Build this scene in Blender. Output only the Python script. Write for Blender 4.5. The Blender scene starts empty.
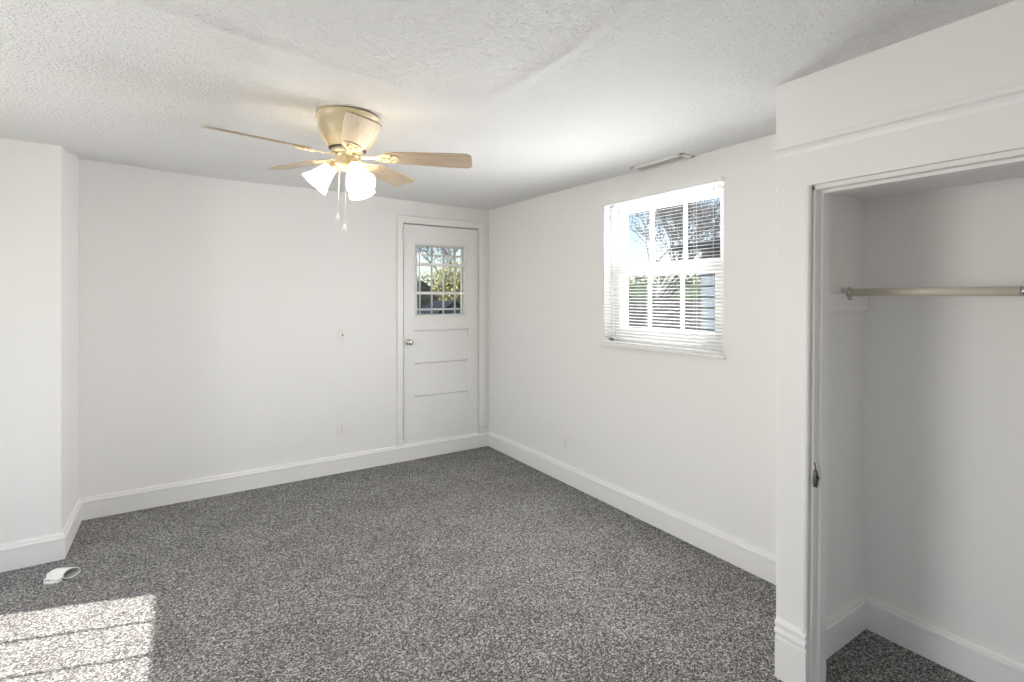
import bpy, math, random
from mathutils import Vector, Matrix

random.seed(7)
S = bpy.context.scene
C = S.collection
PI = math.pi
def R(d): return math.radians(d)

# ------------------------------------------------------------------ camera
F_PX, YAW, CAM_Z, HORIZON = 510.2, 0.5756, 1.5, 297.0
cam_d = bpy.data.cameras.new('camera')
cam_d.sensor_fit = 'HORIZONTAL'
cam_d.sensor_width = 36.0
cam_d.lens = 36.0 * F_PX / 1024.0
cam_d.shift_y = (HORIZON - 341.0) / 1024.0
cam_d.clip_start = 0.02
cam = bpy.data.objects.new('camera', cam_d)
cam.location = (0, 0, CAM_Z)
cam.rotation_euler = (R(90), 0, -YAW)
C.objects.link(cam)
S.camera = cam

# ------------------------------------------------------------------ colour management
S.view_settings.view_transform = 'Standard'
S.view_settings.look = 'None'
S.view_settings.gamma = 1.0
S.view_settings.use_curve_mapping = False
S.view_settings.exposure = 0.17
S.cycles.use_denoising = True
S.cycles.max_bounces = 12
S.cycles.diffuse_bounces = 8
S.cycles.transparent_max_bounces = 16
S.cycles.sample_clamp_indirect = 8.0

# ------------------------------------------------------------------ sky, sun, window daylight and added fill lamps
SUN_DIR = Vector((0.955, -0.30, -0.862)).normalized()      # the way sunlight travels
w = bpy.data.worlds.new('sky')
S.world = w
w.use_nodes = True
nt = w.node_tree
nt.nodes.clear()
sky = nt.nodes.new('ShaderNodeTexSky')
sky.sky_type = 'NISHITA'
sky.sun_disc = False
sky.sun_elevation = math.asin(-SUN_DIR.z)
sky.sun_rotation = math.atan2(-SUN_DIR.x, -SUN_DIR.y)
bg = nt.nodes.new('ShaderNodeBackground')
bg.inputs['Strength'].default_value = 0.20
wo = nt.nodes.new('ShaderNodeOutputWorld')
nt.links.new(sky.outputs[0], bg.inputs[0])
nt.links.new(bg.outputs[0], wo.inputs[0])

sun_d = bpy.data.lights.new('sun', 'SUN')
sun_d.energy = 13.0
sun_d.angle = R(0.5)
sun_d.color = (1.0, 0.95, 0.88)
sun = bpy.data.objects.new('sun', sun_d)
sun.rotation_euler = SUN_DIR.to_track_quat('-Z', 'Y').to_euler()
sun.location = (-8, 5, 9)
C.objects.link(sun)

def area(name, loc, direction, sx, sy, watts, col=(1, 1, 1)):
    d = bpy.data.lights.new(name, 'AREA')
    d.shape = 'RECTANGLE'
    d.size, d.size_y, d.energy, d.color = sx, sy, watts, col
    o = bpy.data.objects.new(name, d)
    o.location = loc
    o.rotation_euler = Vector(direction).to_track_quat('-Z', 'Y').to_euler()
    C.objects.link(o)
    return o
# daylight by the left window, and fill from a made-up rear window
area('left_window_daylight', (-2.36, 2.45, 1.30), (1, -0.85, 0.0), 1.30, 1.20, 52, (1.0, 0.985, 0.97))
area('rear_fill', (-0.55, -1.35, 1.45), (0, 1, 0), 2.0, 1.20, 4, (1.0, 0.985, 0.97))

# added lamps: one outside to whiten the right-hand blind, one fill inside the room
area('right_window_sky_boost', (3.02, 2.29, 1.80), (-1, 0, -0.18), 1.0, 1.0, 42, (0.97, 0.985, 1.0))
area('blind_front_fill', (2.500, 2.29, 1.34), (-1, 0, -0.06), 0.95, 0.50, 24, (0.99, 0.99, 1.0))

# ------------------------------------------------------------------ room numbers (metres)
XR, YB = 2.615, 4.46            # right wall, back wall
X1, Y1 = -0.575, 3.862          # boxed-out corner at the left
XL, YR = -2.20, -1.15           # left wall, rear wall
X2, Y2, Y3 = 2.0, 1.139, 1.081  # closet front, closet end wall (outer, inner face)
YC = -0.75                      # closet far end
CLOSET_T = 0.08
Z_CL = 1.944                    # closet ceiling
BB_H = 0.147                    # baseboard height
DX0, DX1, DZ0, DZ1 = 1.710, 2.485, 0.145, 2.168       # door leaf
WY0, WY1, WZ0, WZ1 = 1.797, 2.780, 1.166, 2.191       # window opening

# ------------------------------------------------------------------ materials
def mat(name, col, rough=0.6, metal=0.0, spec=0.5):
    m = bpy.data.materials.new(name)
    m.use_nodes = True
    b = m.node_tree.nodes['Principled BSDF']
    b.inputs['Base Color'].default_value = (*col, 1)
    b.inputs['Roughness'].default_value = rough
    b.inputs['Metallic'].default_value = metal
    b.inputs['Specular IOR Level'].default_value = spec
    return m
def N(m, kind, **kw):
    n = m.node_tree.nodes.new(kind)
    for k, v in kw.items():
        if k in n.inputs: n.inputs[k].default_value = v
        else: setattr(n, k, v)
    return n
def L(m, a, b): m.node_tree.links.new(a, b)
def BSDF(m): return m.node_tree.nodes['Principled BSDF']
def ramp(m, src, stops):
    r = N(m, 'ShaderNodeValToRGB')
    e = r.color_ramp.elements
    while len(e) > 1: e.remove(e[-1])
    e[0].position, e[0].color = stops[0][0], (*stops[0][1], 1)
    for p, c in stops[1:]:
        x = e.new(p); x.color = (*c, 1)
    L(m, src, r.inputs[0])
    return r.outputs[0]
def g(v): return (v, v, v)
def coords(m, scale=(1, 1, 1), kind='Object'):
    tc = N(m, 'ShaderNodeTexCoord')
    mp = N(m, 'ShaderNodeMapping')
    mp.inputs['Scale'].default_value = scale
    L(m, tc.outputs[kind], mp.inputs[0])
    return mp.outputs[0]
def noise(m, vec, scale, detail=2.0, rough=0.5):
    n = N(m, 'ShaderNodeTexNoise', Scale=scale, Detail=detail, Roughness=rough)
    L(m, vec, n.inputs['Vector'])
    return n.outputs['Fac']
def bump(m, h, strength, dist, prev=None):
    b = N(m, 'ShaderNodeBump', Strength=strength, Distance=dist)
    L(m, h, b.inputs['Height'])
    if prev is not None: L(m, prev, b.inputs['Normal'])
    L(m, b.outputs[0], BSDF(m).inputs['Normal'])
    return b.outputs[0]
def mixc(m, fac, a, b, mode='MIX'):
    n = N(m, 'ShaderNodeMix', data_type='RGBA', blend_type=mode)
    for sock, v in ((n.inputs[0], fac), (n.inputs[6], a), (n.inputs[7], b)):
        if isinstance(v, (int, float)): sock.default_value = v
        elif isinstance(v, tuple): sock.default_value = (*v, 1)
        else: L(m, v, sock)
    return n.outputs[2]

# painted plaster walls
M_WALL = mat('wall_paint', (0.855, 0.848, 0.838), 0.62, spec=0.3)
v = coords(M_WALL)
b1 = bump(M_WALL, noise(M_WALL, v, 2.2, 3, 0.5), 0.35, 0.02)
bump(M_WALL, noise(M_WALL, v, 160, 3, 0.6), 0.10, 0.002, b1)
# gloss trim paint
M_TRIM = mat('trim_paint', (0.86, 0.855, 0.845), 0.38, spec=0.45)
v = coords(M_TRIM)
bump(M_TRIM, noise(M_TRIM, v, 14, 4, 0.6), 0.12, 0.006)
M_DOOR = mat('door_paint', (0.845, 0.84, 0.825), 0.42, spec=0.4)
v = coords(M_DOOR, (1, 1, .25))
bump(M_DOOR, noise(M_DOOR, v, 40, 4, 0.6), 0.10, 0.004)
# stomped ceiling texture
M_CEIL = mat('stomp_textured_ceiling', (0.88, 0.88, 0.872), 0.7, spec=0.25)
v = coords(M_CEIL)
big = noise(M_CEIL, v, 72, 4, 0.62)
sharp = ramp(M_CEIL, big, [(0.40, g(0.0)), (0.56, g(0.85)), (0.70, g(1.0))])
fine = noise(M_CEIL, v, 170, 3, 0.6)
b1 = bump(M_CEIL, sharp, 0.5, 0.011)
b1 = bump(M_CEIL, fine, 0.3, 0.003, b1)
pits = ramp(M_CEIL, noise(M_CEIL, v, 95, 2, 0.5), [(0.57, g(1.0)), (0.66, g(0.0))])
bump(M_CEIL, pits, 0.62, 0.008, b1)
# cut-pile carpet, salt-and-pepper grey
M_CARPET = mat('grey_carpet', (0.2, 0.2, 0.2), 0.95, spec=0.1)
v = coords(M_CARPET)
vo = N(M_CARPET, 'ShaderNodeTexVoronoi', Scale=190.0)
L(M_CARPET, v, vo.inputs['Vector'])
sep = N(M_CARPET, 'ShaderNodeSeparateColor')
L(M_CARPET, vo.outputs['Color'], sep.inputs[0])
f2 = noise(M_CARPET, v, 70, 3, 0.7)
fh = N(M_CARPET, 'ShaderNodeMath', operation='MULTIPLY_ADD')
L(M_CARPET, f2, fh.inputs[0]); fh.inputs[1].default_value = 0.55
hv = N(M_CARPET, 'ShaderNodeMath', operation='MULTIPLY'); hv.inputs[1].default_value = 0.5
L(M_CARPET, sep.outputs[0], hv.inputs[0]); L(M_CARPET, hv.outputs[0], fh.inputs[2])
speck = ramp(M_CARPET, fh.outputs[0], [(0.22, (0.022, 0.021, 0.020)), (0.44, (0.115, 0.111, 0.107)), (0.60, (0.235, 0.23, 0.225)), (0.80, (0.62, 0.61, 0.60))])
tread = ramp(M_CARPET, noise(M_CARPET, v, 3.2, 5, 0.62), [(0.36, g(0.86)), (0.64, g(1.10))])
L(M_CARPET, mixc(M_CARPET, 1.0, speck, tread, 'MULTIPLY'), BSDF(M_CARPET).inputs['Base Color'])
b1 = bump(M_CARPET, fh.outputs[0], 0.9, 0.012)
bump(M_CARPET, noise(M_CARPET, v, 9, 4, 0.6), 0.5, 0.02, b1)
BSDF(M_CARPET).inputs['Sheen Weight'].default_value = 0.15

def glass(name, tint=(1, 1, 1), refl=0.035):
    m = bpy.data.materials.new(name)
    m.use_nodes = True
    t = m.node_tree
    t.nodes.clear()
    tr = t.nodes.new('ShaderNodeBsdfTransparent'); tr.inputs[0].default_value = (*tint, 1)
    gl = t.nodes.new('ShaderNodeBsdfGlossy'); gl.inputs['Roughness'].default_value = 0.02
    mx = t.nodes.new('ShaderNodeMixShader'); mx.inputs[0].default_value = refl
    o = t.nodes.new('ShaderNodeOutputMaterial')
    t.links.new(tr.outputs[0], mx.inputs[1]); t.links.new(gl.outputs[0], mx.inputs[2]); t.links.new(mx.outputs[0], o.inputs[0])
    return m
M_GLASS = glass('window_glass')
M_VINYL = mat('white_vinyl', (0.86, 0.86, 0.85), 0.35)
M_PLASTIC = mat('white_plastic', (0.845, 0.835, 0.815), 0.3)
M_SLAT = mat('blind_slat_white', (0.90, 0.90, 0.89), 0.35)
tb = N(M_SLAT, 'ShaderNodeBsdfTranslucent'); tb.inputs[0].default_value = (0.9, 0.9, 0.88, 1)
mx = N(M_SLAT, 'ShaderNodeMixShader'); mx.inputs[0].default_value = 0.30
L(M_SLAT, BSDF(M_SLAT).outputs[0], mx.inputs[1]); L(M_SLAT, tb.outputs[0], mx.inputs[2])
L(M_SLAT, mx.outputs[0], M_SLAT.node_tree.nodes['Material Output'].inputs[0])
M_CORD = mat('white_cord', (0.82, 0.82, 0.80), 0.7)
M_CLEAR = mat('clear_wand_plastic', (0.75, 0.77, 0.78), 0.15)
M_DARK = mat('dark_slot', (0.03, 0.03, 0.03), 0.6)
M_NICKEL = mat('satin_nickel', (0.62, 0.60, 0.57), 0.25, 1.0)
M_IRON = mat('dark_aged_metal', (0.11, 0.105, 0.10), 0.45, 0.7)
v = coords(M_IRON)
bump(M_IRON, noise(M_IRON, v, 180, 3), 0.4, 0.002)
M_ALMOND = mat('almond_enamel', (0.78, 0.66, 0.44), 0.22, spec=0.6)
M_BRASS = mat('polished_brass', (0.84, 0.70, 0.44), 0.28, 1.0)
M_RIM = mat('painted_gap_shade', (0.06, 0.055, 0.05), 0.7)  # dark colour painted as the shade in the fan's gaps
M_BLADE = mat('pale_oak_blade', (0.58, 0.45, 0.31), 0.45)
v = coords(M_BLADE, (2.2, 34, 34))
grain = noise(M_BLADE, v, 3.0, 5, 0.6)
L(M_BLADE, ramp(M_BLADE, grain, [(0.3, (0.40, 0.30, 0.205)), (0.7, (0.56, 0.455, 0.335))]), BSDF(M_BLADE).inputs['Base Color'])
M_ROD = mat('cream_painted_rod', (0.66, 0.61, 0.50), 0.35)
M_PAPER = mat('white_paper', (0.86, 0.86, 0.85), 0.7)
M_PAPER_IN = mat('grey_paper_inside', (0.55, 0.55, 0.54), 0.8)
M_INK = mat('grey_print', (0.30, 0.30, 0.30), 0.7)

def emit(name, col, s, base=(0.9, 0.9, 0.88)):
    m = mat(name, base, 0.4)
    b = BSDF(m)
    b.inputs['Emission Color'].default_value = (*col, 1)
    b.inputs['Emission Strength'].default_value = s
    return m
M_SHADE = emit('lit_frosted_glass', (1.0, 0.87, 0.66), 8.0)
M_BULB = emit('lit_bulb', (1.0, 0.85, 0.62), 40.0)

# ------------------------------------------------------------------ mesh helpers
class MB:
    def __init__(s): s.v, s.f, s.sm = [], [], []
    def add(s, verts, faces, smooth=False, M=None):
        o = len(s.v)
        for p in verts:
            p = Vector(p)
            s.v.append(tuple(M @ p) if M is not None else tuple(p))
        for f in faces:
            s.f.append(tuple(i + o for i in f)); s.sm.append(smooth)
        return s
    def box(s, x0, x1, y0, y1, z0, z1, M=None):
        vs = [(x, y, z) for x in (x0, x1) for y in (y0, y1) for z in (z0, z1)]
        fs = [(0, 1, 3, 2), (4, 6, 7, 5), (0, 4, 5, 1), (2, 3, 7, 6), (0, 2, 6, 4), (1, 5, 7, 3)]
        return s.add(vs, fs, False, M)
    def sweep(s, prof, frames, closed_prof=True, caps=True, smooth=False):
        """prof: 2-D points; frames: list of functions mapping (a, b) to a point"""
        n = len(prof); o = []
        vs = []
        for fr in frames:
            for a, b in prof: vs.append(fr(a, b))
        fs = []
        for k in range(len(frames) - 1):
            for i in range(n if closed_prof else n - 1):
                j = (i + 1) % n
                fs.append((k * n + i, k * n + j, (k + 1) * n + j, (k + 1) * n + i))
        if caps:
            fs.append(tuple(range(n))[::-1])
            fs.append(tuple(range((len(frames) - 1) * n, len(frames) * n)))
        return s.add(vs, fs, smooth)
    def lathe(s, prof, M=None, n=40, smooth=True, lobes=0, amp=0.0, cap0=False, cap1=False):
        """prof: (radius, height[, lobe weight])"""
        vs, fs = [], []
        for p in prof:
            r, z = p[0], p[1]
            wgt = p[2] if len(p) > 2 else 0
            for i in range(n):
                a = 2 * PI * i / n
                q = r * (1 + amp * wgt * math.cos(lobes * a))
                vs.append((q * math.cos(a), q * math.sin(a), z - 0.12 * amp * wgt * math.cos(lobes * a) * r * 4))
        for k in range(len(prof) - 1):
            for i in range(n):
                j = (i + 1) % n
                fs.append((k * n + i, k * n + j, (k + 1) * n + j, (k + 1) * n + i))
        if cap0: fs.append(tuple(range(n))[::-1])
        if cap1: fs.append(tuple(range((len(prof) - 1) * n, len(prof) * n)))
        return s.add(vs, fs, smooth, M)
    def tube(s, pts, r, n=10, smooth=True, caps=True):
        pts = [Vector(p) for p in pts]
        rs = r if isinstance(r, (list, tuple)) else [r] * len(pts)
        vs, fs = [], []
        up = Vector((0, 0, 1))
        for k, p in enumerate(pts):
            t = (pts[min(k + 1, len(pts) - 1)] - pts[max(k - 1, 0)]).normalized()
            a = t.cross(up if abs(t.z) < 0.95 else Vector((1, 0, 0))).normalized()
            b = t.cross(a).normalized()
            for i in range(n):
                th = 2 * PI * i / n
                vs.append(p + rs[k] * (math.cos(th) * a + math.sin(th) * b))
        for k in range(len(pts) - 1):
            for i in range(n):
                j = (i + 1) % n
                fs.append((k * n + i, k * n + j, (k + 1) * n + j, (k + 1) * n + i))
        if caps:
            fs.append(tuple(range(n))[::-1]); fs.append(tuple(range((len(pts) - 1) * n, len(pts) * n)))
        return s.add(vs, fs, smooth)
    def prism(s, poly, z0, z1, M=None):
        n = len(poly)
        vs = [(x, y, z0) for x, y in poly] + [(x, y, z1) for x, y in poly]
        fs = [tuple(range(n))[::-1], tuple(range(n, 2 * n))]
        fs += [(i, (i + 1) % n, (i + 1) % n + n, i + n) for i in range(n)]
        return s.add(vs, fs, False, M)
    def sphere(s, c, r, M=None, n=16, k=10, sq=(1, 1, 1)):
        vs, fs = [], []
        for i in range(k + 1):
            ph = PI * i / k
            for j in range(n):
                a = 2 * PI * j / n
                vs.append((c[0] + sq[0] * r * math.sin(ph) * math.cos(a), c[1] + sq[1] * r * math.sin(ph) * math.sin(a), c[2] + sq[2] * r * math.cos(ph)))
        for i in range(k):
            for j in range(n):
                q = (j + 1) % n
                fs.append((i * n + j, (i + 1) * n + j, (i + 1) * n + q, i * n + q))
        return s.add(vs, fs, True, M)
    def build(s, name, m, parent=None, loc=None, bevel=0.0, seg=2):
        me = bpy.data.meshes.new(name)
        me.from_pydata(s.v, [], s.f)
        me.validate()
        import bmesh
        bm = bmesh.new(); bm.from_mesh(me)
        bmesh.ops.recalc_face_normals(bm, faces=bm.faces)
        bm.to_mesh(me); bm.free()
        if len(me.polygons) == len(s.sm):
            me.polygons.foreach_set('use_smooth', s.sm)
        me.materials.append(m)
        o = bpy.data.objects.new(name, me)
        C.objects.link(o)
        if parent is not None: o.parent = parent
        if loc is not None: o.location = loc
        if bevel:
            b = o.modifiers.new('bevel', 'BEVEL')
            b.width, b.segments, b.limit_method, b.angle_limit = bevel, seg, 'ANGLE', R(40)
            b.harden_normals = False
        return o

def tag(o, label, cat, group=None, kind=None):
    o['label'] = label; o['category'] = cat
    if group: o['group'] = group
    if kind: o['kind'] = kind
    return o
def struct(o): o['kind'] = 'structure'; return o
def empty(name, loc, rot=(0, 0, 0)):
    o = bpy.data.objects.new(name, None)
    o.empty_display_size = 0.05
    o.location = loc; o.rotation_euler = rot
    C.objects.link(o)
    return o
def holed_slab(mb, axis, c0, c1, a0, a1, z0, z1, holes, step=None):
    """a wall between c0 and c1 on one axis, a0..a1 along the other, with rectangular holes (a,a,z,z)"""
    A = sorted({a0, a1, *[h[0] for h in holes], *[h[1] for h in holes]})
    Z = sorted({z0, z1, *[h[2] for h in holes], *[h[3] for h in holes]})
    solid = {}
    for i in range(len(A) - 1):
        for k in range(len(Z) - 1):
            am, zm = (A[i] + A[i + 1]) / 2, (Z[k] + Z[k + 1]) / 2
            solid[i, k] = not any(h[0] < am < h[1] and h[2] < zm < h[3] for h in holes)
    def P(c, a, z): return (c, a, z) if axis == 'x' else (a, c, z)
    def quad(*pts): mb.add(pts, [(0, 1, 2, 3)])
    for (i, k), on in solid.items():
        if not on: continue
        a, b, p, q = A[i], A[i + 1], Z[k], Z[k + 1]
        for c in (c0, c1): quad(P(c, a, p), P(c, b, p), P(c, b, q), P(c, a, q))
        if not solid.get((i - 1, k)): quad(P(c0, a, p), P(c1, a, p), P(c1, a, q), P(c0, a, q))
        if not solid.get((i + 1, k)): quad(P(c0, b, p), P(c1, b, p), P(c1, b, q), P(c0, b, q))
        if not solid.get((i, k - 1)): quad(P(c0, a, p), P(c0, b, p), P(c1, b, p), P(c1, a, p))
        if not solid.get((i, k + 1)): quad(P(c0, a, q), P(c0, b, q), P(c1, b, q), P(c1, a, q))
    return mb

# ------------------------------------------------------------------ the setting
WALL_TOP = 2.62
fl = MB()
fl.add([(XL - .2, YR - .2, 0), (XR + .2, YR - .2, 0), (XR + .2, YB + .2, 0), (XL - .2, YB + .2, 0),
        (XL - .2, YR - .2, -.15), (XR + .2, YR - .2, -.15), (XR + .2, YB + .2, -.15), (XL - .2, YB + .2, -.15)],
       [(0, 1, 2, 3), (7, 6, 5, 4), (0, 4, 5, 1), (1, 5, 6, 2), (2, 6, 7, 3), (3, 7, 4, 0)])
struct(fl.build('floor', M_CARPET))

# an old ceiling that is not level: heights measured at a few points
HPTS = [(XR, YB, 2.377), (X1, YB, 2.428), (X1, Y1, 2.367), (X2, Y2, 2.344), (XR, 1.3, 2.356), (1.0, 4.46, 2.398), (XL, YR, 2.36), (0.664, 2.436, 2.350), (2.2, -0.5, 2.344), (-1.9, 3.0, 2.362)]
def ceil_z(x, y):
    ws = [(1.0 / (((x - a) ** 2 + (y - b) ** 2) ** 1.25 + 1e-4), h) for a, b, h in HPTS]
    z = sum(a * h for a, h in ws) / sum(a for a, h in ws)
    # drywall seams: one ridge along the room, one across it
    def ridge(d, wd): return max(0.0, 1 - abs(d) / wd)
    sx = 1.115 + 0.045 * (y - 1.6)
    if y < 2.0: z -= 0.022 * ridge(x - sx, 0.045) * min(1, (2.0 - y) / .5)
    if x < 0.95: z -= 0.013 * ridge(y - (1.84 + 0.19 * x), 0.035) * min(1, (0.95 - x) / .4)
    return z
nx, ny = 190, 230
vs = []
for j in range(ny + 1):
    for i in range(nx + 1):
        x = XL - .1 + (XR - XL + .2) * i / nx; y = YR - .1 + (YB - YR + .2) * j / ny
        vs.append((x, y, ceil_z(x, y)))
n0 = len(vs)
fs = [(j * (nx + 1) + i, j * (nx + 1) + i + 1, (j + 1) * (nx + 1) + i + 1, (j + 1) * (nx + 1) + i) for j in range(ny) for i in range(nx)]
cm = MB().add(vs, fs, True)
cm.box(XL - .2, XR + .2, YR - .2, YB + .2, WALL_TOP, WALL_TOP + .12)
struct(cm.build('ceiling', M_CEIL))

DOOR_HOLE = (DX0 - .012, DX1 + .012, DZ0 - .02, DZ1 + .012)
struct(holed_slab(MB(), 'y', YB, YB + .14, XL - .2, XR + .2, -.1, WALL_TOP, [DOOR_HOLE]).build('wall_back', M_WALL))
struct(holed_slab(MB(), 'x', XR, XR + .20, YR - .2, YB + .0, -.1, WALL_TOP, [(WY0, WY1, WZ0, WZ1)]).build('wall_right', M_WALL))
LW = (1.68, 3.840, 0.62, 1.995)      # window in the left wall, out of the picture
struct(holed_slab(MB(), 'x', XL - .12, XL, YR - .2, YB, -.1, WALL_TOP, [LW]).build('wall_left', M_WALL))
RW = (-1.5, 0.4, 0.85, 2.05)       # made-up rear window, out of the picture, added for its light
struct(holed_slab(MB(), 'y', YR - .12, YR, XL - .12, XR + .2, -.1, WALL_TOP, [RW]).build('wall_rear', M_WALL))
ch = MB().box(XL, X1, Y1, YB, -.05, WALL_TOP)
struct(ch.build('wall_corner_chase', M_WALL, bevel=0.006))

# closet
OY0, OY1, OZ = -0.55, 1.004, 1.905   # clear opening
struct(holed_slab(MB(), 'x', X2, X2 + CLOSET_T, YC - .06, Y2, -.05, WALL_TOP, [(OY0 - .01, OY1 + .006, -.1, OZ + .006)]).build('wall_closet_front', M_WALL))
struct(MB().box(X2 + CLOSET_T, XR + .01, Y3, Y2, -.05, WALL_TOP).build('wall_closet_end', M_WALL))
struct(MB().box(X2 + CLOSET_T, XR + .01, YC - .06, YC, -.05, WALL_TOP).build('wall_closet_far', M_WALL))
struct(MB().box(X2 + CLOSET_T - .005, XR + .01, YC - .02, Y3 + .01, Z_CL, Z_CL + .03).build('ceiling_closet', M_WALL))

# baseboards: plain board with a stepped, rounded cap
BB = [(0, 0), (0.018, 0), (0.018, 0.110), (0.0215, 0.113), (0.0215, 0.124), (0.0165, 0.130), (0.0155, 0.137), (0.0125, 0.1455), (0.009, BB_H), (0, BB_H)]
def baseboard(name, path):
    """path: list of (x, y, nx, ny): wall points with the (mitred) outward offset direction"""
    mb = MB()
    frames = [(lambda a, b, p=p: (p[0] + p[2] * a, p[1] + p[3] * a, b)) for p in path]
    mb.sweep(BB, frames)
    return struct(mb.build(name, M_TRIM))
baseboard('baseboard_back', [(X1, YB, 1, -1), (XR, YB, -1, -1)])
baseboard('baseboard_right', [(XR, YB, -1, -1), (XR, Y2, -1, 1)])
baseboard('baseboard_chase', [(XL, Y1, 1, -1), (X1, Y1, 1, -1), (X1, YB, 1, -1)])
baseboard('baseboard_left', [(XL, YR, 1, 1), (XL, Y1, 1, -1)])
baseboard('baseboard_rear', [(XL, YR, 1, 1), (XR - .7, YR, 0, 1)])
baseboard('baseboard_closet_end', [(X2 + CLOSET_T + .0, Y3, 0, -1), (XR, Y3, -1, -1)])
baseboard('baseboard_closet_back', [(XR, Y3, -1, -1), (XR, YC, -1, 1)])

# closet casing: plinth block, side casing with inner bead, entablature header
Yc0, Yc1 = 0.994, 1.121
mb = MB()
mb.box(X2 - .020, X2 + .001, Yc0 + .012, Yc1, .225, 1.921)
mb.sweep([(0.006 + 0.0115 * math.cos(t), 0.0115 * math.sin(t)) for t in [R(a) for a in range(0, 360, 30)]],
         [(lambda a, b, z=z: (X2 - .014 + b, Yc0 + .0055 + a, z)) for z in (.22, 1.921)], smooth=True)
def lean(mb):      # the old jamb is out of plumb
    mb.v = [(x, y + (.008 * (1.92 - z) if .9 < y < Yc0 + .03 else 0), z) for x, y, z in mb.v]
    return mb
struct(lean(mb).build('trim_closet_side_casing', M_TRIM, bevel=0.002))
mb = MB()
pl = [(0, 0), (.030, 0), (.030, .158), (.026, .163), (.026, .172), (.034, .178), (.036, .186), (.034, .193), (.027, .197), (.027, .206), (.032, .211), (.032, .219), (.024, .226), (.020, .237), (0, .237)]
mb.sweep(pl, [(lambda a, b, y=y: (X2 - a, y, b)) for y in (Yc0 + .014, Yc1 + .006)])
struct(mb.build('trim_closet_plinth_block', M_TRIM))
mb = MB()
hd = [(0, 1.920), (.022, 1.920), (.022, 2.046), (.0245, 2.060), (.029, 2.071), (.0345, 2.077), (.0345, 2.094), (.030, 2.097), (0, 2.096)]
mb.sweep(hd, [(lambda a, b, y=y, k=k: (X2 - a, y + k * max(0, a - .022) * .6, b)) for y, k in ((OY0 - .14, -1), (1.131, 1))])
struct(mb.build('trim_closet_header', M_TRIM))
mb = MB()
mb.box(X2 - .020, X2 + .001, OY0 - .127, OY0 - .004, 0, 1.921)
struct(mb.build('trim_closet_far_casing', M_TRIM, bevel=0.002))
mb = MB()     # jamb with a stop strip
for y0, y1 in ((OY1 - .018, OY1 + .008), (OY0 - .008, OY0 + .018)):
    mb.box(X2 - .002, X2 + CLOSET_T + .004, y0, y1, -.01, OZ + .01)
mb.box(X2 - .002, X2 + CLOSET_T + .004, OY0, OY1 + .008, OZ - .002, OZ + .018)
mb.box(X2 + .030, X2 + CLOSET_T + .004, OY1 - .030, OY1 - .016, -.01, OZ + .008)
mb.box(X2 + .029, X2 + CLOSET_T + .005, OY0, OY1 + .004, OZ - .014, OZ + .004)
struct(lean(mb).build('trim_closet_jamb', M_TRIM, bevel=0.0015))

# ------------------------------------------------------------------ the half-glazed door
G = (1.818, 2.352, 1.318, 1.999)     # glazed opening x, x, z, z
y_in = YB - .004                     # door face
door = struct(empty('door_1', ((DX0 + DX1) / 2, YB, DZ0)))
def at(o, mb):
    """move a world-space builder into the space of an unrotated parent"""
    l = o.location
    mb.v = [(a - l.x, b - l.y, c - l.z) for a, b, c in mb.v]
    return mb
panels = [(1.815, 2.378, .890, 1.190), (1.815, 2.378, .582, .886), (1.815, 2.378, .250, .578)]
mb = holed_slab(MB(), 'y', y_in, YB + .040, DX0, DX1, DZ0, DZ1, [G, *panels])
for x0, x1, z0, z1 in panels:     # each panel leans: flush at its foot, set back under its top edge
    mb.sweep([(y_in + .001, z0 - .001), (y_in + .015, z1 - .006), (y_in + .034, z1 - .006), (y_in + .030, z0 - .001)], [(lambda a, b, x=x: (x, a, b)) for x in (x0 - .002, x1 + .002)])
    mb.box(x0 - .002, x1 + .002, y_in + .034, y_in + .038, z1 - .03, z1 + .006)
at(door, mb).build('door_leaf', M_DOOR, door, bevel=0.0015)
mb = MB()
for zc in (1.806, 1.537): mb.box(G[0] - .004, G[1] + .004, y_in + .002, YB + .030, zc - .0135, zc + .0135)
for x0, x1, z0, z1 in ((G[0] - .001, G[0] + .012, G[2], G[3]), (G[1] - .012, G[1] + .001, G[2], G[3]), (G[0], G[1], G[2] - .001, G[2] + .012), (G[0], G[1], G[3] - .012, G[3] + .001)):
    mb.box(x0, x1, YB + .014, YB + .030, z0, z1)
at(door, mb).build('glazing_bars', M_DOOR, door, bevel=0.0015)
at(door, MB().box(G[0], G[1], YB + .020, YB + .023, G[2], G[3])).build('glass_pane', M_GLASS, door)
kn = at(door, MB().lathe([(0.001, -.062), (.016, -.062), (.024, -.056), (.0265, -.046), (.025, -.036), (.017, -.028), (.011, -.022), (.011, -.010), (.026, -.008), (.0285, -.003), (.0285, .002)],
                         Matrix.Translation((1.757, y_in, 1.085)) @ Matrix.Rotation(R(-90), 4, 'X'), 32)).build('door_knob', M_NICKEL, door)
kn['label'] = 'round satin metal knob'
for zc in (1.94, .40):
    mb = MB().tube([(DX1 + .006, y_in - .004, zc - .05), (DX1 + .006, y_in - .004, zc + .05)], .0055, 10)
    mb.box(DX1 - .018, DX1 + .030, y_in - .002, y_in + .004, zc - .045, zc + .045)
    at(door, mb).build('hinge', M_DOOR, door)
mb = MB().box(DX0 - .020, DX0 - .006, YB - .030, YB - .020, 2.03, 2.11)
mb.box(DX0 - .024, DX0 - .002, YB - .034, YB - .018, 2.095, 2.115)
mb.tube([(DX0 - .013, YB - .034, 2.03), (DX0 - .013, YB - .040, 2.045), (DX0 - .013, YB - .034, 2.09)], .004, 8)
at(door, mb).build('slide_bolt', M_DOOR, door, bevel=.001)
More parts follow.
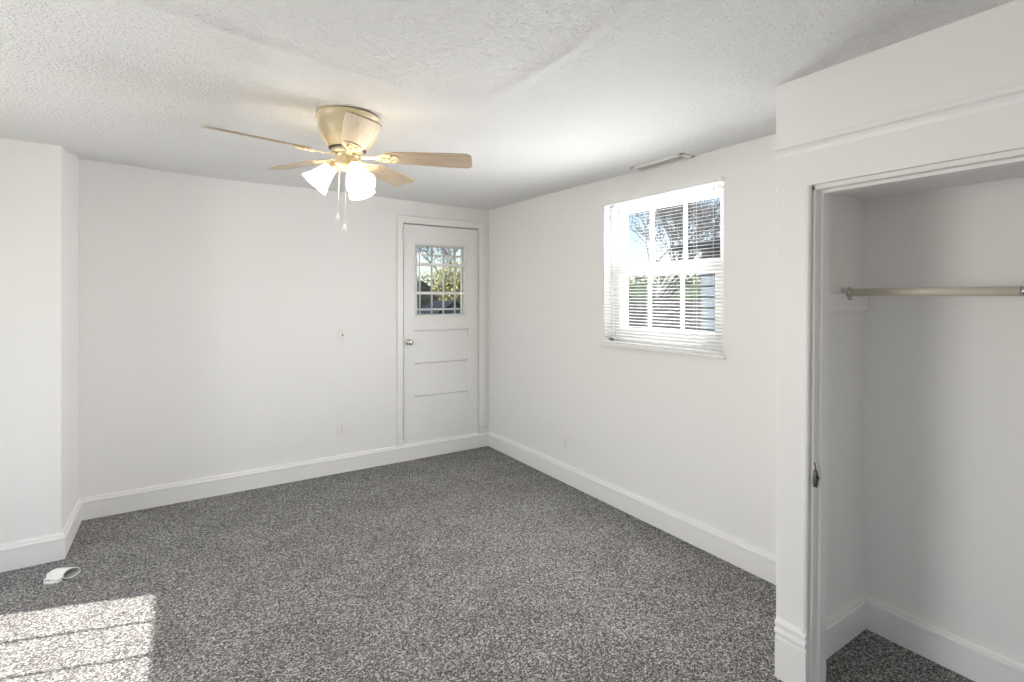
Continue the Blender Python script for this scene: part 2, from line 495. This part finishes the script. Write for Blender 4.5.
# casing and bottom blocks
mb = MB()
for x0, x1 in ((1.646, 1.700), (2.496, 2.563)):
    mb.box(x0, x1, YB - .020, YB + .001, .205, 2.185)
    mb.box(x0 - .002, x1 + .002, YB - .023, YB + .001, BB_H + .002, .200)
mb.box(1.646, 2.563, YB - .020, YB + .001, 2.180, 2.243)
struct(mb.build('trim_door_casing', M_TRIM, bevel=.003))
mb = MB()
mb.box(DX0 - .014, DX0 - .003, YB + .0, YB + .14, DZ0 - .02, DZ1 + .012)
mb.box(DX1 + .008, DX1 + .014, YB + .0, YB + .14, DZ0 - .02, DZ1 + .012)
mb.box(DX0 - .014, DX1 + .014, YB + .0, YB + .14, DZ1 + .010, DZ1 + .014)
mb.box(DX0 - .014, DX1 + .014, YB - .004, YB + .14, DZ0 - .022, DZ0 - .004)
for x0, x1, z0, z1 in ((DX0 - .012, DX0 + .014, DZ0, DZ1 + .01), (DX1 - .014, DX1 + .012, DZ0, DZ1 + .01), (DX0, DX1, DZ1 - .014, DZ1 + .012)):
    mb.box(x0, x1, YB + .046, YB + .060, z0, z1)     # door stop, added to keep the gap round the leaf dark
struct(mb.build('trim_door_jamb', M_TRIM))

# white metal grille door outside it
sd = struct(empty('door_2', ((DX0 + DX1) / 2, YB + .13, DZ0)))
yg = YB + .125
mb = MB()
holed = (1.895, 2.372, 1.335, 1.985)
holed_slab(mb, 'y', yg, yg + .03, DX0, DX1, DZ0, DZ1, [holed])
at(sd, mb).build('door_leaf', M_VINYL, sd, bevel=.002)
mb = MB()
for x in (1.925, 2.050, 2.175, 2.300): mb.tube([(x, yg + .012, 1.33), (x, yg + .012, 1.99)], .0095, 8)
for z in (1.380, 1.905): mb.box(1.89, 2.405, yg + .006, yg + .018, z - .009, z + .009)
at(sd, mb).build('security_bars', M_VINYL, sd)

# ------------------------------------------------------------------ double-hung window
win = struct(empty('window_1', (XR + .1, (WY0 + WY1) / 2, WZ0)))
def bars_x(mb, x0, x1, yr, zr, y_list, z_list, hw):
    for y in y_list: mb.box(x0, x1, y - hw, y + hw, zr[0], zr[1])
    for z in z_list: mb.box(x0, x1, yr[0], yr[1], z - hw, z + hw)
mb = MB()
for y0, y1 in ((WY0, WY0 + .035), (WY1 - .035, WY1)): mb.box(XR + .06, XR + .155, y0, y1, WZ0, WZ1)
mb.box(XR + .06, XR + .155, WY0, WY1, WZ1 - .030, WZ1)
mb.box(XR + .06, XR + .190, WY0, WY1, WZ0, WZ0 + .030)
mb.box(XR + .120, XR + .155, WY1 - .090, WY1 - .03, WZ0, WZ1)
mb.box(XR + .120, XR + .155, WY0 + .03, WY0 + .085, WZ0, WZ1)
at(win, mb).build('window_frame', M_VINYL, win, bevel=.002)
def sash(name, x0, x1, z0, z1, gy0, gy1, gz0, gz1, munt):
    m_ = holed_slab(MB(), 'x', x0, x1, WY0 + .03, WY1 - .03, z0, z1, [(gy0, gy1, gz0, gz1)])
    sh = at(win, m_).build(name, M_VINYL, win, bevel=.002)
    m2 = MB(); bars_x(m2, x0 + .004, x1 - .004, None, (gz0 - .002, gz1 + .002), munt, [], .009)
    at(win, m2).build('muntins', M_VINYL, sh)
    m3 = MB().box((x0 + x1) / 2 - .002, (x0 + x1) / 2 + .002, gy0, gy1, gz0, gz1)
    at(win, m3).build('glass_pane', M_GLASS, sh)
sash('lower_sash', XR + .070, XR + .100, WZ0 + .025, 1.722, 1.902, 2.690, 1.280, 1.652, (2.152, 2.423))
sash('upper_sash', XR + .103, XR + .133, 1.690, WZ1 - .020, 1.890, 2.690, 1.738, 2.108, (2.155, 2.430))
# plaster ledge under the blind
struct(MB().box(XR - .030, XR + .065, WY0 - .016, WY1 + .010, WZ0 - .020, WZ0).build('trim_window_sill', M_TRIM, bevel=.004))

# mini blind hung at the face of the opening
BX = XR - .019
blind = tag(empty('window_blind', (BX, (WY0 + WY1) / 2, WZ1)), 'white slatted mini blind lowered over the sash window on right wall', 'blind')
by0, by1 = WY0 - .008, WY1 - .006
mb = MB().box(BX - .013, BX + .013, by0, by1, WZ1 - .030, WZ1 - .003)
mb.box(BX - .0145, BX + .0145, by0 - .002, by0 + .004, WZ1 - .031, WZ1 - .002)
mb.box(BX - .0145, BX + .0145, by1 - .004, by1 + .002, WZ1 - .031, WZ1 - .002)
at(blind, mb).build('headrail', M_VINYL, blind, bevel=.002)
mb = MB()
PITCH = .0212; TILT = R(11); SW = .025
zs = WZ1 - .045; z_bot = WZ0 + .030; k = 0
while zs > z_bot:
    pts = []
    for i in range(5):
        t = -0.5 + i / 4
        c_ = .0016 * (1 - 4 * t * t)
        a, b = t * SW, c_
        pts.append((BX + a * math.cos(TILT) - b * math.sin(TILT), zs + a * math.sin(TILT) + b * math.cos(TILT)))
    top = pts; bot = [(x, z - .0006) for x, z in pts]
    prof = top + bot[::-1]
    dy = random.uniform(-.0015, .0015)
    mb.sweep(prof, [(lambda a, b, y=y: (a, y, b)) for y in (by0 + .004 + dy, by1 - .004 + dy)], smooth=True)
    zs -= PITCH; k += 1
at(blind, mb).build('slats', M_SLAT, blind)
mb = MB().box(BX - .012, BX + .012, by0 + .003, by1 - .003, WZ0 + .004, WZ0 + .018)
rail = at(blind, mb).build('bottom_rail', M_VINYL, blind, bevel=.003)
ladY = (1.975, 2.345, 2.600)
for y in ladY:
    at(blind, MB().box(BX - .008, BX + .008, y - .007, y + .007, WZ0 + .0005, WZ0 + .0045)).build('cord_plug', M_VINYL, rail)
    mb = MB()
    for x in (BX - .0125, BX + .0125): mb.tube([(x, y, WZ1 - .03), (x, y, WZ0 + .015)], .0009, 5)
    at(blind, mb).build('ladder_cord', M_CORD, blind)
mb = MB().tube([(BX - .018, by1 - .028, WZ1 - .028), (BX - .020, by1 - .030, WZ1 - .06), (BX - .021, by1 - .030, 1.44)], .0035, 6)
at(blind, mb).build('tilt_wand', M_CLEAR, blind)
mb = MB().tube([(BX - .016, by0 + .05, WZ1 - .028), (BX - .018, by0 + .05, 1.55)], .0012, 5)
at(blind, mb).build('lift_cord', M_CORD, blind)

# left window and an added rear one, out of view, letting light in
def plain_window(name, axis, c0, c1, hole, nv, nh):
    a0, a1, z0, z1 = hole
    root = struct(empty(name, (0, 0, 0)))
    mb = MB()
    P = (lambda p, q, a, b, u, w_: mb.box(p, q, a, b, u, w_)) if axis == 'x' else (lambda p, q, a, b, u, w_: mb.box(a, b, p, q, u, w_))
    for a, b, u, w_ in ((a0, a0 + .012, z0, z1), (a1 - .012, a1, z0, z1), (a0, a1, z0, z0 + .03), (a0, a1, z1 - .012, z1)): P(c0, c1, a, b, u, w_)
    for i in range(1, nv): 
        a = a0 + (a1 - a0) * i / nv; P(c0 + .012, c0 + .034, a - .006, a + .006, z0, z1)
    for i in range(1, nh):
        z = z0 + (z1 - z0) * i / nh; P(c0 + .012, c0 + .034, a0, a1, z - .012, z + .012)
    mb.build('window_frame', M_VINYL, root)
    mb = MB()
    if axis == 'x': mb.box(c0 + .022, c0 + .024, a0, a1, z0, z1)
    else: mb.box(a0, a1, c0 + .022, c0 + .024, z0, z1)
    mb.build('glass_pane', M_GLASS, root)
plain_window('window_2', 'x', XL - .10, XL - .02, LW, 8, 1)
plain_window('added_window_3', 'y', YR - .10, YR - .02, RW, 3, 2)

# ------------------------------------------------------------------ ceiling fan
FX, FY = 0.664, 2.436
FZ = 2.362
fan = tag(empty('ceiling_fan', (FX, FY, FZ - .010)), 'almond hugger ceiling fan with five pale oak blades and lit frosted shades', 'ceiling fan')
fan.rotation_mode = 'QUATERNION'
fan.rotation_quaternion = Matrix.Rotation(R(2.2), 3, Vector((math.sin(YAW), math.cos(YAW), 0))).to_quaternion()   # it hangs a little crooked
MB().lathe([(.136, .012), (.136, -.013)], n=48, cap0=True, cap1=True).build('mount_shade_ring', M_RIM, fan)  # dark ring painted for the shade line below the ceiling
mb = MB().lathe([(.138, -.005), (.1435, -.006), (.1445, -.012), (.1435, -.020), (.139, -.024), (.1395, -.045), (.139, -.062), (.135, -.078), (.128, -.097), (.117, -.116), (.104, -.134), (.092, -.147), (.086, -.154), (.082, -.160), (.02, -.160)], n=64, cap0=True)
MB.build(mb, 'motor_housing', M_ALMOND, fan)
MB().lathe([(.02, -.158), (.070, -.158), (.073, -.162), (.073, -.176), (.068, -.181), (.02, -.181)], n=48).build('flywheel', M_ALMOND, fan)
MB().lathe([(.05, -.1575), (.0855, -.1575), (.0855, -.1605), (.05, -.1605)], n=48).build('gap_shade_ring', M_RIM, fan)  # thin dark ring, painted shade between housing and flywheel
mb = MB().lathe([(.02, -.178), (.050, -.180), (.0545, -.184), (.0545, -.228), (.060, -.232), (.060, -.242), (.050, -.250), (.030, -.257), (.012, -.260), (.001, -.260)], n=48)
mb.build('switch_housing', M_ALMOND, fan)
MB().lathe([(.0550, -.186), (.0568, -.188), (.0568, -.194), (.0550, -.196)], n=48).build('brass_band', M_BRASS, fan)

# blade: local x outward, y along the direction of rising angle
BZ = -.186
def blade_mesh():
    ol = []
    def half(r):
        t = (r - .185) / (.585 - .185)
        return .049 + .019 * min(1, t * 1.35) ** .8
    rs = [.185 + (.559 - .185) * i / 14 for i in range(15)]
    up = [(r, half(r)) for r in rs]
    hw = half(.559)
    cr = .030
    tip = [(.557 + cr * math.sin(a) , hw - cr + cr * math.cos(a)) for a in [R(q) for q in (20, 40, 60, 80, 90)]]
    root_r = [(.185, half(.185)), (.176, .036), (.174, .018)]
    pts = root_r[::-1][:2] + up + tip
    return pts + [(x, -y) for x, y in pts[::-1]]
bm_ = MB().prism(blade_mesh(), -.003, .003)
iron = MB()
def arc(cx, cy, r, a0, a1, n=14): return [(cx + r * math.cos(R(a0 + (a1 - a0) * i / n)), cy + r * math.sin(R(a0 + (a1 - a0) * i / n)), 0) for i in range(n + 1)]
# flat bracket: arm from the flywheel that forks into a scroll plate below the blade
iron.prism([(.060, -.017), (.095, -.012), (.128, -.013), (.150, -.026), (.172, -.040), (.200, -.044), (.222, -.036), (.238, -.020), (.246, 0), (.238, .020), (.222, .036), (.200, .044), (.172, .040), (.150, .026), (.128, .013), (.095, .012), (.060, .017)], -.0085, -.0035)
ring = MB()
for cx, cy, r in ((.205, .018, .015), (.205, -.018, .015), (.165, 0, .013)):
    a_ = arc(cx, cy, r, 0, 360, 18)
    ring.tube([(x, y, -.010) for x, y, z in a_], .0032, 6, caps=False)
for cx, cy in ((.232, 0), (.205, .034), (.205, -.034)):
    ring.sphere((cx, cy, -.0095), .005, None, 10, 6, (1, 1, .6))
PITCHB = R(13)
BLADES = [41, 113, 185, 261, 329]
first = None
for i, ang in enumerate(BLADES):
    rot = Matrix.Rotation(R(ang), 4, 'Z') @ Matrix.Rotation(-PITCHB, 4, 'X')
    if first is None:
        bl = bm_.build('blade', M_BLADE, fan, bevel=.0015)
        ir = iron.build('blade_iron', M_ALMOND, bl, bevel=.0012)
        sc = ring.build('iron_scroll', M_BRASS, bl)
        first = (bl, ir, sc)
    else:
        bl = first[0].copy(); C.objects.link(bl); bl.parent = fan
        for q in first[1:]:
            d = q.copy(); C.objects.link(d); d.parent = bl
    bl.matrix_local = Matrix.Translation((0, 0, BZ)) @ rot
# three lamp arms with flared frosted shades
SH = [(.026, 0, 0), (.029, .004, 0), (.0295, .012, 0), (.032, .026, 0), (.0375, .046, .1), (.044, .068, .3), (.052, .092, .7), (.061, .114, 1.0), (.066, .124, 1.0)]
for i, az in enumerate((163, 282, 43)):
    tilt = R(51)      # axis below the horizontal
    base = Vector((.064 * math.cos(R(az)), .064 * math.sin(R(az)), -.240))
    ax = Vector((math.cos(R(az)) * math.cos(tilt), math.sin(R(az)) * math.cos(tilt), -math.sin(tilt)))
    M_ = Matrix.Translation(base) @ ax.to_track_quat('Z', 'Y').to_matrix().to_4x4()
    mb = MB().tube([(.040 * math.cos(R(az)), .040 * math.sin(R(az)), -.232), tuple(base - ax * .012), tuple(base + ax * .004)], .0105, 12)
    mb.lathe([(.012, -.016), (.024, -.012), (.031, -.003), (.0325, .010), (.0315, .014)], M_, 28)
    arm = mb.build('lamp_arm', M_BRASS, fan)
    mb = MB().lathe(SH, M_, 48, lobes=6, amp=.045)
    mb.lathe([(r - .003, z, l) for r, z, l in SH][::-1], M_, 48, lobes=6, amp=.045)
    shd = mb.build('lamp_shade', M_SHADE, fan)
    MB().lathe([(.001, .088), (.012, .086), (.021, .076), (.024, .062), (.021, .046), (.014, .030), (.013, .006)], M_, 20).build('bulb', M_BULB, shd)
# pull chains
for (px, py, zl, fob) in ((-.040, -.026, -.470, .010), (-.014, -.052, -.520, .012)):
    mb = MB().tube([(px * .9, py * .9, -.246), (px, py, -.26), (px, py, zl)], .0011, 5)
    n_b = int((-.26 - zl) / .006)
    for q in range(n_b): mb.sphere((px, py, -.26 - q * .006), .0019, None, 6, 4)
    pc = mb.build('pull_chain', M_NICKEL, fan)
    MB().lathe([(.0015, zl + .004), (.005, zl - .002), (fob * .75, zl - .014), (fob * .8, zl - .022), (fob * .5, zl - .030), (.001, zl - .033)], Matrix.Translation((px, py, 0)), 16).build('chain_fob', M_PLASTIC, pc)

# ------------------------------------------------------------------ ceiling register
vz = min(ceil_z(2.53, y) for y in (2.0, 2.2, 2.45))
vent = tag(empty('ceiling_vent', (2.545, 2.195, vz)), 'white louvred air register on the ceiling above the blind', 'vent')
mb = MB()
vx0, vx1, vy0, vy1 = 2.492, 2.600, 1.985, 2.405
def V(mb, x0, x1, y0, y1, z0, z1): mb.box(x0, x1, y0, y1, vz + z0, vz + z1)
V(mb, vx0, vx0 + .022, vy0, vy1, -.012, .004); V(mb, vx1 - .022, vx1, vy0, vy1, -.012, .004)
V(mb, vx0, vx1, vy0, vy0 + .03, -.012, .004); V(mb, vx0, vx1, vy1 - .03, vy1, -.012, .004)
at(vent, mb).build('vent_frame', M_PLASTIC, vent, bevel=.004)
mb = MB()
for i in range(4):
    x = vx0 + .030 + i * .016
    Mx = Matrix.Translation((x, 0, vz - .008)) @ Matrix.Rotation(R(-50), 4, 'Y')
    mb.box(-.0075, .0075, vy0 + .028, vy1 - .028, -.0007, .0007, Mx)
at(vent, mb).build('louvres', M_PLASTIC, vent)
at(vent, MB().box(vx0 + .02, vx1 - .02, vy0 + .028, vy1 - .028, vz - .0025, vz - .0015)).build('duct_shade_sheet', M_DARK, vent)  # dark sheet painted as the shade behind the louvres

# ------------------------------------------------------------------ switch and outlets
def plate(mb, w_, h_):
    mb.box(-w_ / 2, w_ / 2, -.0065, 0, -h_ / 2, h_ / 2)
sw = tag(empty('light_switch', (1.162, YB, 1.180)), 'white toggle light switch plate on back wall left of the door', 'switch')
mb = MB(); plate(mb, .078, .118); mb.build('wall_plate', M_PLASTIC, sw, bevel=.003)
MB().box(-.006, .006, -.0066, -.004, -.014, .014).build('toggle_slot', M_DARK, sw)
MB().box(-.0045, .0045, -.019, -.004, -.004, .010, Matrix.Rotation(R(-18), 4, 'X')).build('toggle', M_PLASTIC, sw, bevel=.001)
for z in (-.032, .032):
    MB().lathe([(.0001, -.0078), (.003, -.0075), (.0032, -.005)], Matrix.Translation((0, 0, z)) @ Matrix.Rotation(R(-90), 4, 'X'), 12).build('screw', M_NICKEL, sw)
def outlet(name, loc, rz, label):
    o = tag(empty(name, loc, (0, 0, rz)), label, 'outlet')
    mb = MB(); plate(mb, .071, .116); mb.build('wall_plate', M_PLASTIC, o, bevel=.003)
    for s in (-1, 1):
        prof = [(.0172 * math.cos(R(a)), max(-.0135, min(.0135, .0172 * math.sin(R(a))))) for a in range(0, 360, 12)]
        f_ = MB().sweep(prof, [(lambda a, b, y=y: (a, y, b + s * .0195)) for y in (-.0085, -.005)]).build('socket_face', M_PLASTIC, o)
        mb = MB()
        mb.box(-.0075, -.0055, -.0090, -.008, s * .0195 - .001, s * .0195 + .008)
        mb.box(.0055, .0075, -.0090, -.008, s * .0195 - .001, s * .0195 + .007)
        mb.lathe([(.0001, -.0090), (.0026, -.0090), (.0026, -.008)], Matrix.Translation((0, 0, s * .0195 - .007)) @ Matrix.Rotation(R(-90), 4, 'X') @ Matrix.Translation((0, 0, 0)), 12)
        mb.build('slots', M_DARK, f_)
    MB().lathe([(.0001, -.0078), (.003, -.0075), (.0032, -.005)], Matrix.Rotation(R(-90), 4, 'X'), 12).build('screw', M_NICKEL, o)
    return o
outlet('wall_outlet', (1.153, YB, .366), 0, 'white electrical outlet low on back wall below the light switch')
outlet('wall_outlet', (XR, 3.226, .325), R(-90), 'white electrical outlet low on right wall left of the window')

# ------------------------------------------------------------------ closet rod on its cleat
cleat = MB().box(X2 + CLOSET_T + .004, XR - .004, Y3 - .026, Y3, 1.437, 1.516).build('wooden_cleat', M_TRIM, bevel=.002)
tag(cleat, 'white painted board fixed to closet end wall under the rod', 'cleat')
rod = tag(empty('closet_rod', (2.415, 0.2, 1.517)), 'cream round clothes rod running along the open closet', 'closet rod')
rx, rz = 2.415, 1.520
mb = MB().tube([(rx, Y3 - .027, rz), (rx, .505, rz)], .0165, 24)
at(rod, mb).build('rod', M_ROD, rod)
at(rod, MB().tube([(rx, .515, rz), (rx, YC + .004, rz)], .0150, 24)).build('inner_rod', M_ROD, rod)
at(rod, MB().tube([(rx, .500, rz), (rx, .516, rz)], .0180, 24)).build('joint_collar', M_NICKEL, rod)
mb = MB().tube([(rx, Y3 - .027, rz), (rx, Y3 - .036, rz)], [.024, .019], 24)
mb.box(rx - .006, rx + .006, Y3 - .038, Y3 - .026, rz - .034, rz - .012)
at(rod, mb).build('end_socket', M_NICKEL, rod)

# ------------------------------------------------------------------ old keeper on the closet jamb
jy = OY1 - .018
kp = tag(empty('latch_keeper', (X2 - .001, jy + .0065, .815)), 'dark oval metal latch keeper on the closet door jamb', 'latch')
ov = [(.0100 * math.cos(R(a)), .030 * math.sin(R(a)) * (1.0 if math.sin(R(a)) < 0 else 1.15)) for a in range(0, 360, 15)]
MB().sweep(ov, [(lambda a, b, y=y: (a, y, b)) for y in (0, -.011)]).build('keeper_plate', M_IRON, kp, bevel=.001)
mb = MB().tube([(-.002, -.009, .030), (-.003, -.007, .045), (-.001, -.003, .064)], .0022, 6)
mb.tube([(-.004, -.010, -.006), (-.004, -.017, .002), (.003, -.017, .008), (.003, -.010, .014)], .0028, 8)
mb.build('keeper_hook', M_IRON, kp)

# ------------------------------------------------------------------ crumpled packet on the carpet
pk = tag(empty('paper_packet', (-.540, 3.590, 0), (0, 0, -YAW + R(4))), 'small crushed white paper packet on carpet by the boxed-out corner', 'packet')
pk.scale = (.74, .86, 1.15)
def squashed(x, k, t, y0=.012, ry=.043, rz=.023):
    """a point of a flattened tube: station x, angle step k of 20, wall inset t"""
    a = 2 * PI * k / 20
    y, z = (ry - t) * math.cos(a), (rz - t) * math.sin(a)
    if z < 0: z *= .75
    return (x, y0 + y, .0185 + z)
def tube_skin(t, x_a, x_b, n_st):
    mb = MB(); vs, fs = [], []
    for i in range(n_st + 1):
        q = i / n_st
        for k in range(20):
            x, y, z = squashed(0, k, t + .010 * max(0, .25 - q) * 4)
            xe = x_b + .55 * (y - .012) - .35 * (z - .0185)          # mouth cut on the slant
            vs.append((x_a + (xe - x_a) * q + .004 * math.sin(3 * y * 60 + i), y, z))
    for i in range(n_st):
        for k in range(20):
            j = (k + 1) % 20
            fs.append((i * 20 + k, i * 20 + j, (i + 1) * 20 + j, (i + 1) * 20 + k))
    fs.append(tuple(range(20)))
    return mb.add(vs, fs, False)
tube_skin(0, -.078, .068, 5).build('folded_sleeve', M_PAPER, pk)
e_ = tube_skin(.0016, -.070, .0675, 5).build('sleeve_inside', M_PAPER_IN, pk)
e_['label'] = 'grey inside of the open end'
mth = MB()
ring_pts = []
for k in range(21):
    x, y, z = squashed(0, k % 20, .0006)
    ring_pts.append((.068 + .55 * (y - .012) - .35 * (z - .0185), y, z))
mth.tube(ring_pts, .0022, 6, caps=False)
mth.build('rolled_edge', M_PAPER, pk)
mb = MB().prism([(-.062, -.056), (.034, -.060), (.040, -.036), (.036, -.012), (-.066, -.012)], .001, .021)
mb.prism([(-.046, -.068), (.016, -.070), (.020, -.056), (-.048, -.054)], .001, .011)
fr = mb.build('front_flap', M_PAPER, pk, bevel=.002)
mb = MB()
for x0, x1, z0, z1 in ((-.052, -.030, .0150, .0170), (-.026, -.016, .013, .0175), (-.010, .012, .0150, .0165)):
    mb.box(x0, x1, -.0596, -.0560, z0, z1)
mb.build('faint_print', M_INK, fr)

# ------------------------------------------------------------------ outside
M_GRASS = mat('winter_lawn', (0.10, 0.11, 0.05), 0.95)
v = coords(M_GRASS)
L(M_GRASS, ramp(M_GRASS, noise(M_GRASS, v, 6, 5, .7), [(.35, (.05, .06, .025)), (.65, (.14, .13, .07))]), BSDF(M_GRASS).inputs['Base Color'])
gm = MB().add([(-40, -40, -.25), (60, -40, -.25), (60, 60, -.25), (-40, 60, -.25)], [(0, 1, 2, 3)])
struct(gm.build('ground', M_GRASS))
M_BARK = mat('grey_bark', (0.085, 0.085, 0.088), 0.9)
M_LEAF_Y = mat('yellow_green_leaves', (0.20, 0.20, 0.055), 0.7)
M_LEAF_D = mat('dark_green_leaves', (0.045, 0.075, 0.04), 0.7)
M_SIDING = mat('blue_grey_siding', (0.085, 0.112, 0.145), 0.7)
M_ROOF = mat('dark_slate_roof', (0.007, 0.011, 0.018), 0.9, spec=0.1)
M_FENCE = mat('weathered_fence_wood', (0.035, 0.036, 0.038), 0.85)
# unseen slab added outside over the door to keep the sun out
pr = MB().box(.2, 3.6, YB + .14, YB + 1.5, 2.45, 2.55)
struct(pr.build('sun_blocker', M_ROOF))

def leaf_cloud(mb, rnd, c, r, n, size):
    """n small leaves scattered in an ellipsoid, denser towards its skin"""
    for _ in range(n):
        d = Vector((rnd.gauss(0, 1), rnd.gauss(0, 1), rnd.gauss(0, 1))).normalized() * rnd.random() ** .4
        p = Vector((c[0] + d.x * r[0], c[1] + d.y * r[1], c[2] + d.z * r[2]))
        u = Vector((rnd.gauss(0, 1), rnd.gauss(0, 1), rnd.gauss(0, 1))).normalized()
        w_ = u.orthogonal().normalized() * size * .35
        u = u * size * rnd.uniform(.7, 1.2)
        mb.add([p - u * .5, p + w_, p + u * .5, p - w_], [(0, 1, 2, 3)])
def tree(name, loc, h, first, label, seed, leaves=(), leaf=None, lsize=.1, bark=None, r0=.02, depth=5):
    """trunk, forking branches and (in local coordinates) clouds of leaves"""
    rnd = random.Random(seed)
    root = tag(empty(name, loc), label, 'tree', 'trees outside the house')
    tr = MB()
    def grow(p, d, length, r, dep):
        pts, rad, q, dd = [p], [r], p.copy(), d.copy()
        for i in range(3):
            dd = (dd + Vector((rnd.uniform(-.22, .22), rnd.uniform(-.22, .22), rnd.uniform(-.05, .12)))).normalized()
            q = q + dd * length / 3
            pts.append(q.copy()); rad.append(r * (1 - .15 * (i + 1)))
        tr.tube(pts, rad, 5, True, False)
        if dep == 0: return
        for _ in range(rnd.choice((3, 3, 4))):
            nd = (dd + Vector((rnd.uniform(-1, 1), rnd.uniform(-1, 1), rnd.uniform(-.3, .6))) * .9).normalized()
            grow(q, nd, length * rnd.uniform(.62, .80), max(.006, r * .52), dep - 1)
    grow(Vector((0, 0, 0)), Vector((0, 0, 1)), first, h * r0, depth)
    tr.build('trunk_and_branches', bark or M_BARK, root)
    if leaves:
        lf = MB()
        for c, r, n in leaves: leaf_cloud(lf, rnd, c, r, n, lsize)
        lf.build('foliage', leaf, root)
    return root
M_BARK_P = mat('pale_bark', (0.17, 0.175, 0.185), 0.9)
tree('yard_tree', (6.65, 12.9, -.25), 3.0, .7, 'yellow green bushy tree seen through the middle of door glass', 3, [((-.1, 0, 2.05), (.75, .7, .75), 2600), ((.3, -.2, 1.5), (.6, .5, .5), 900)], M_LEAF_Y, .075, r0=.016, depth=4)
tree('yard_tree', (4.9, 14.4, -.25), 5.0, 1.0, 'dark blue green tree at the left edge of the door glass', 5, [((.1, 0, 3.1), (.55, .7, .75), 2200), ((.35, -.2, 1.6), (.75, .5, .9), 2200)], M_LEAF_D, .09, r0=.014, depth=4)
tree('yard_tree', (8.2, 17.3, -.25), 7.0, 1.6, 'bare pale branched tree high behind the door glass', 21, bark=M_BARK_P, r0=.014, depth=6)
tree('yard_tree', (9.6, 9.0, -.25), 7.5, 1.5, 'bare tree seen through the left of upper window sash', 9, r0=.013, depth=6)
tree('yard_tree', (13.4, 11.6, -.25), 8.5, 1.9, 'bare tree seen through the middle of upper window sash', 14, bark=M_BARK_P, r0=.013, depth=6)

def hedge(loc, rz, length, height, label, seed, leaf):
    rnd = random.Random(seed)
    root = tag(empty('hedge', loc, (0, 0, rz)), label, 'hedge')
    core = MB()
    n = 24; prof = []
    for i in range(n + 1):
        x = length * i / n
        prof.append((x, height * (.82 + .12 * rnd.random())))
    core.sweep([(0, 0)] + [(p, q) for p, q in prof] + [(length, 0)], [(lambda a, b, y=y: (a, y, b)) for y in (-.25, .25)])
    core.build('twiggy_core', M_LEAF_D, root)
    lf = MB()
    m_ = int(length * 1.1)
    for i in range(m_):
        x = length * (i + .5) / m_
        for z in (.3, .62, .92):
            leaf_cloud(lf, rnd, (x, 0, height * z), (.75, .5, height * .22), 170, .13)
    lf.build('foliage', leaf, root)
    return root
hedge((3.0, 21.0, -.25), R(-6), 9.0, 2.6, 'long dark hedge far behind the door glass', 31, M_LEAF_D)
hedge((17.5, 17.0, -.25), R(-92), 12.5, 2.6, 'long dark hedge behind the fence outside the window', 33, M_LEAF_D)

shed = tag(empty('garden_shed', (5.22, 11.0, -.25)), 'dark slate gabled shed seen low through the door glass', 'shed')
MB().box(-.62, .62, -.5, .5, 0, 1.22).build('shed_walls', M_SIDING, shed)
MB().sweep([(-.78, 1.20), (0, 1.66), (.78, 1.20), (.78, 1.14), (0, 1.58), (-.78, 1.14)], [(lambda a, b, y=y: (a, y, b)) for y in (-.6, .6)]).build('shed_roof', M_ROOF, shed)
MB().prism([(-.62, 1.2), (.62, 1.2), (0, 1.57)], -.49, .49, Matrix.Rotation(R(90), 4, 'X')).build('gable', M_SIDING, shed)

house = tag(empty('neighbour_house', (6.5, 1.5, -.25)), 'blue grey sided house next door seen through the window', 'house')
mb = MB()
for i in range(16):
    z = i * .16
    mb.add([(0, -5, z), (0, 3.33, z), (-.0, 3.33, z + .16), (-.0, -5, z + .16), (-.03, -5, z), (-.03, 3.33, z)], [(4, 5, 2, 3), (0, 1, 5, 4)])
mb.box(.0, 5, -5, 3.33, 0, 2.56)
mb.build('house_walls', M_SIDING, house)
MB().sweep([(-.35, 2.50), (2.5, 3.02), (5.35, 2.50), (5.35, 2.42), (2.5, 2.92), (-.35, 2.42)], [(lambda a, b, y=y: (a, y, b)) for y in (-5.3, 3.6)]).build('house_roof', M_ROOF, house)

fence = tag(empty('board_fence', (7.4, 4.9, -.25)), 'weathered board fence seen through the lower window sash', 'fence')
mb = MB()
for i in range(34):
    y = i * .15
    mb.box(-.012, .012, y, y + .138, .05, 1.72 + random.uniform(-.02, .02))
mb.build('fence_boards', M_FENCE, fence)
for i in range(3): MB().box(.012, .09, i * 2.3, i * 2.3 + .09, 0, 1.78).build('fence_post', M_FENCE, fence)
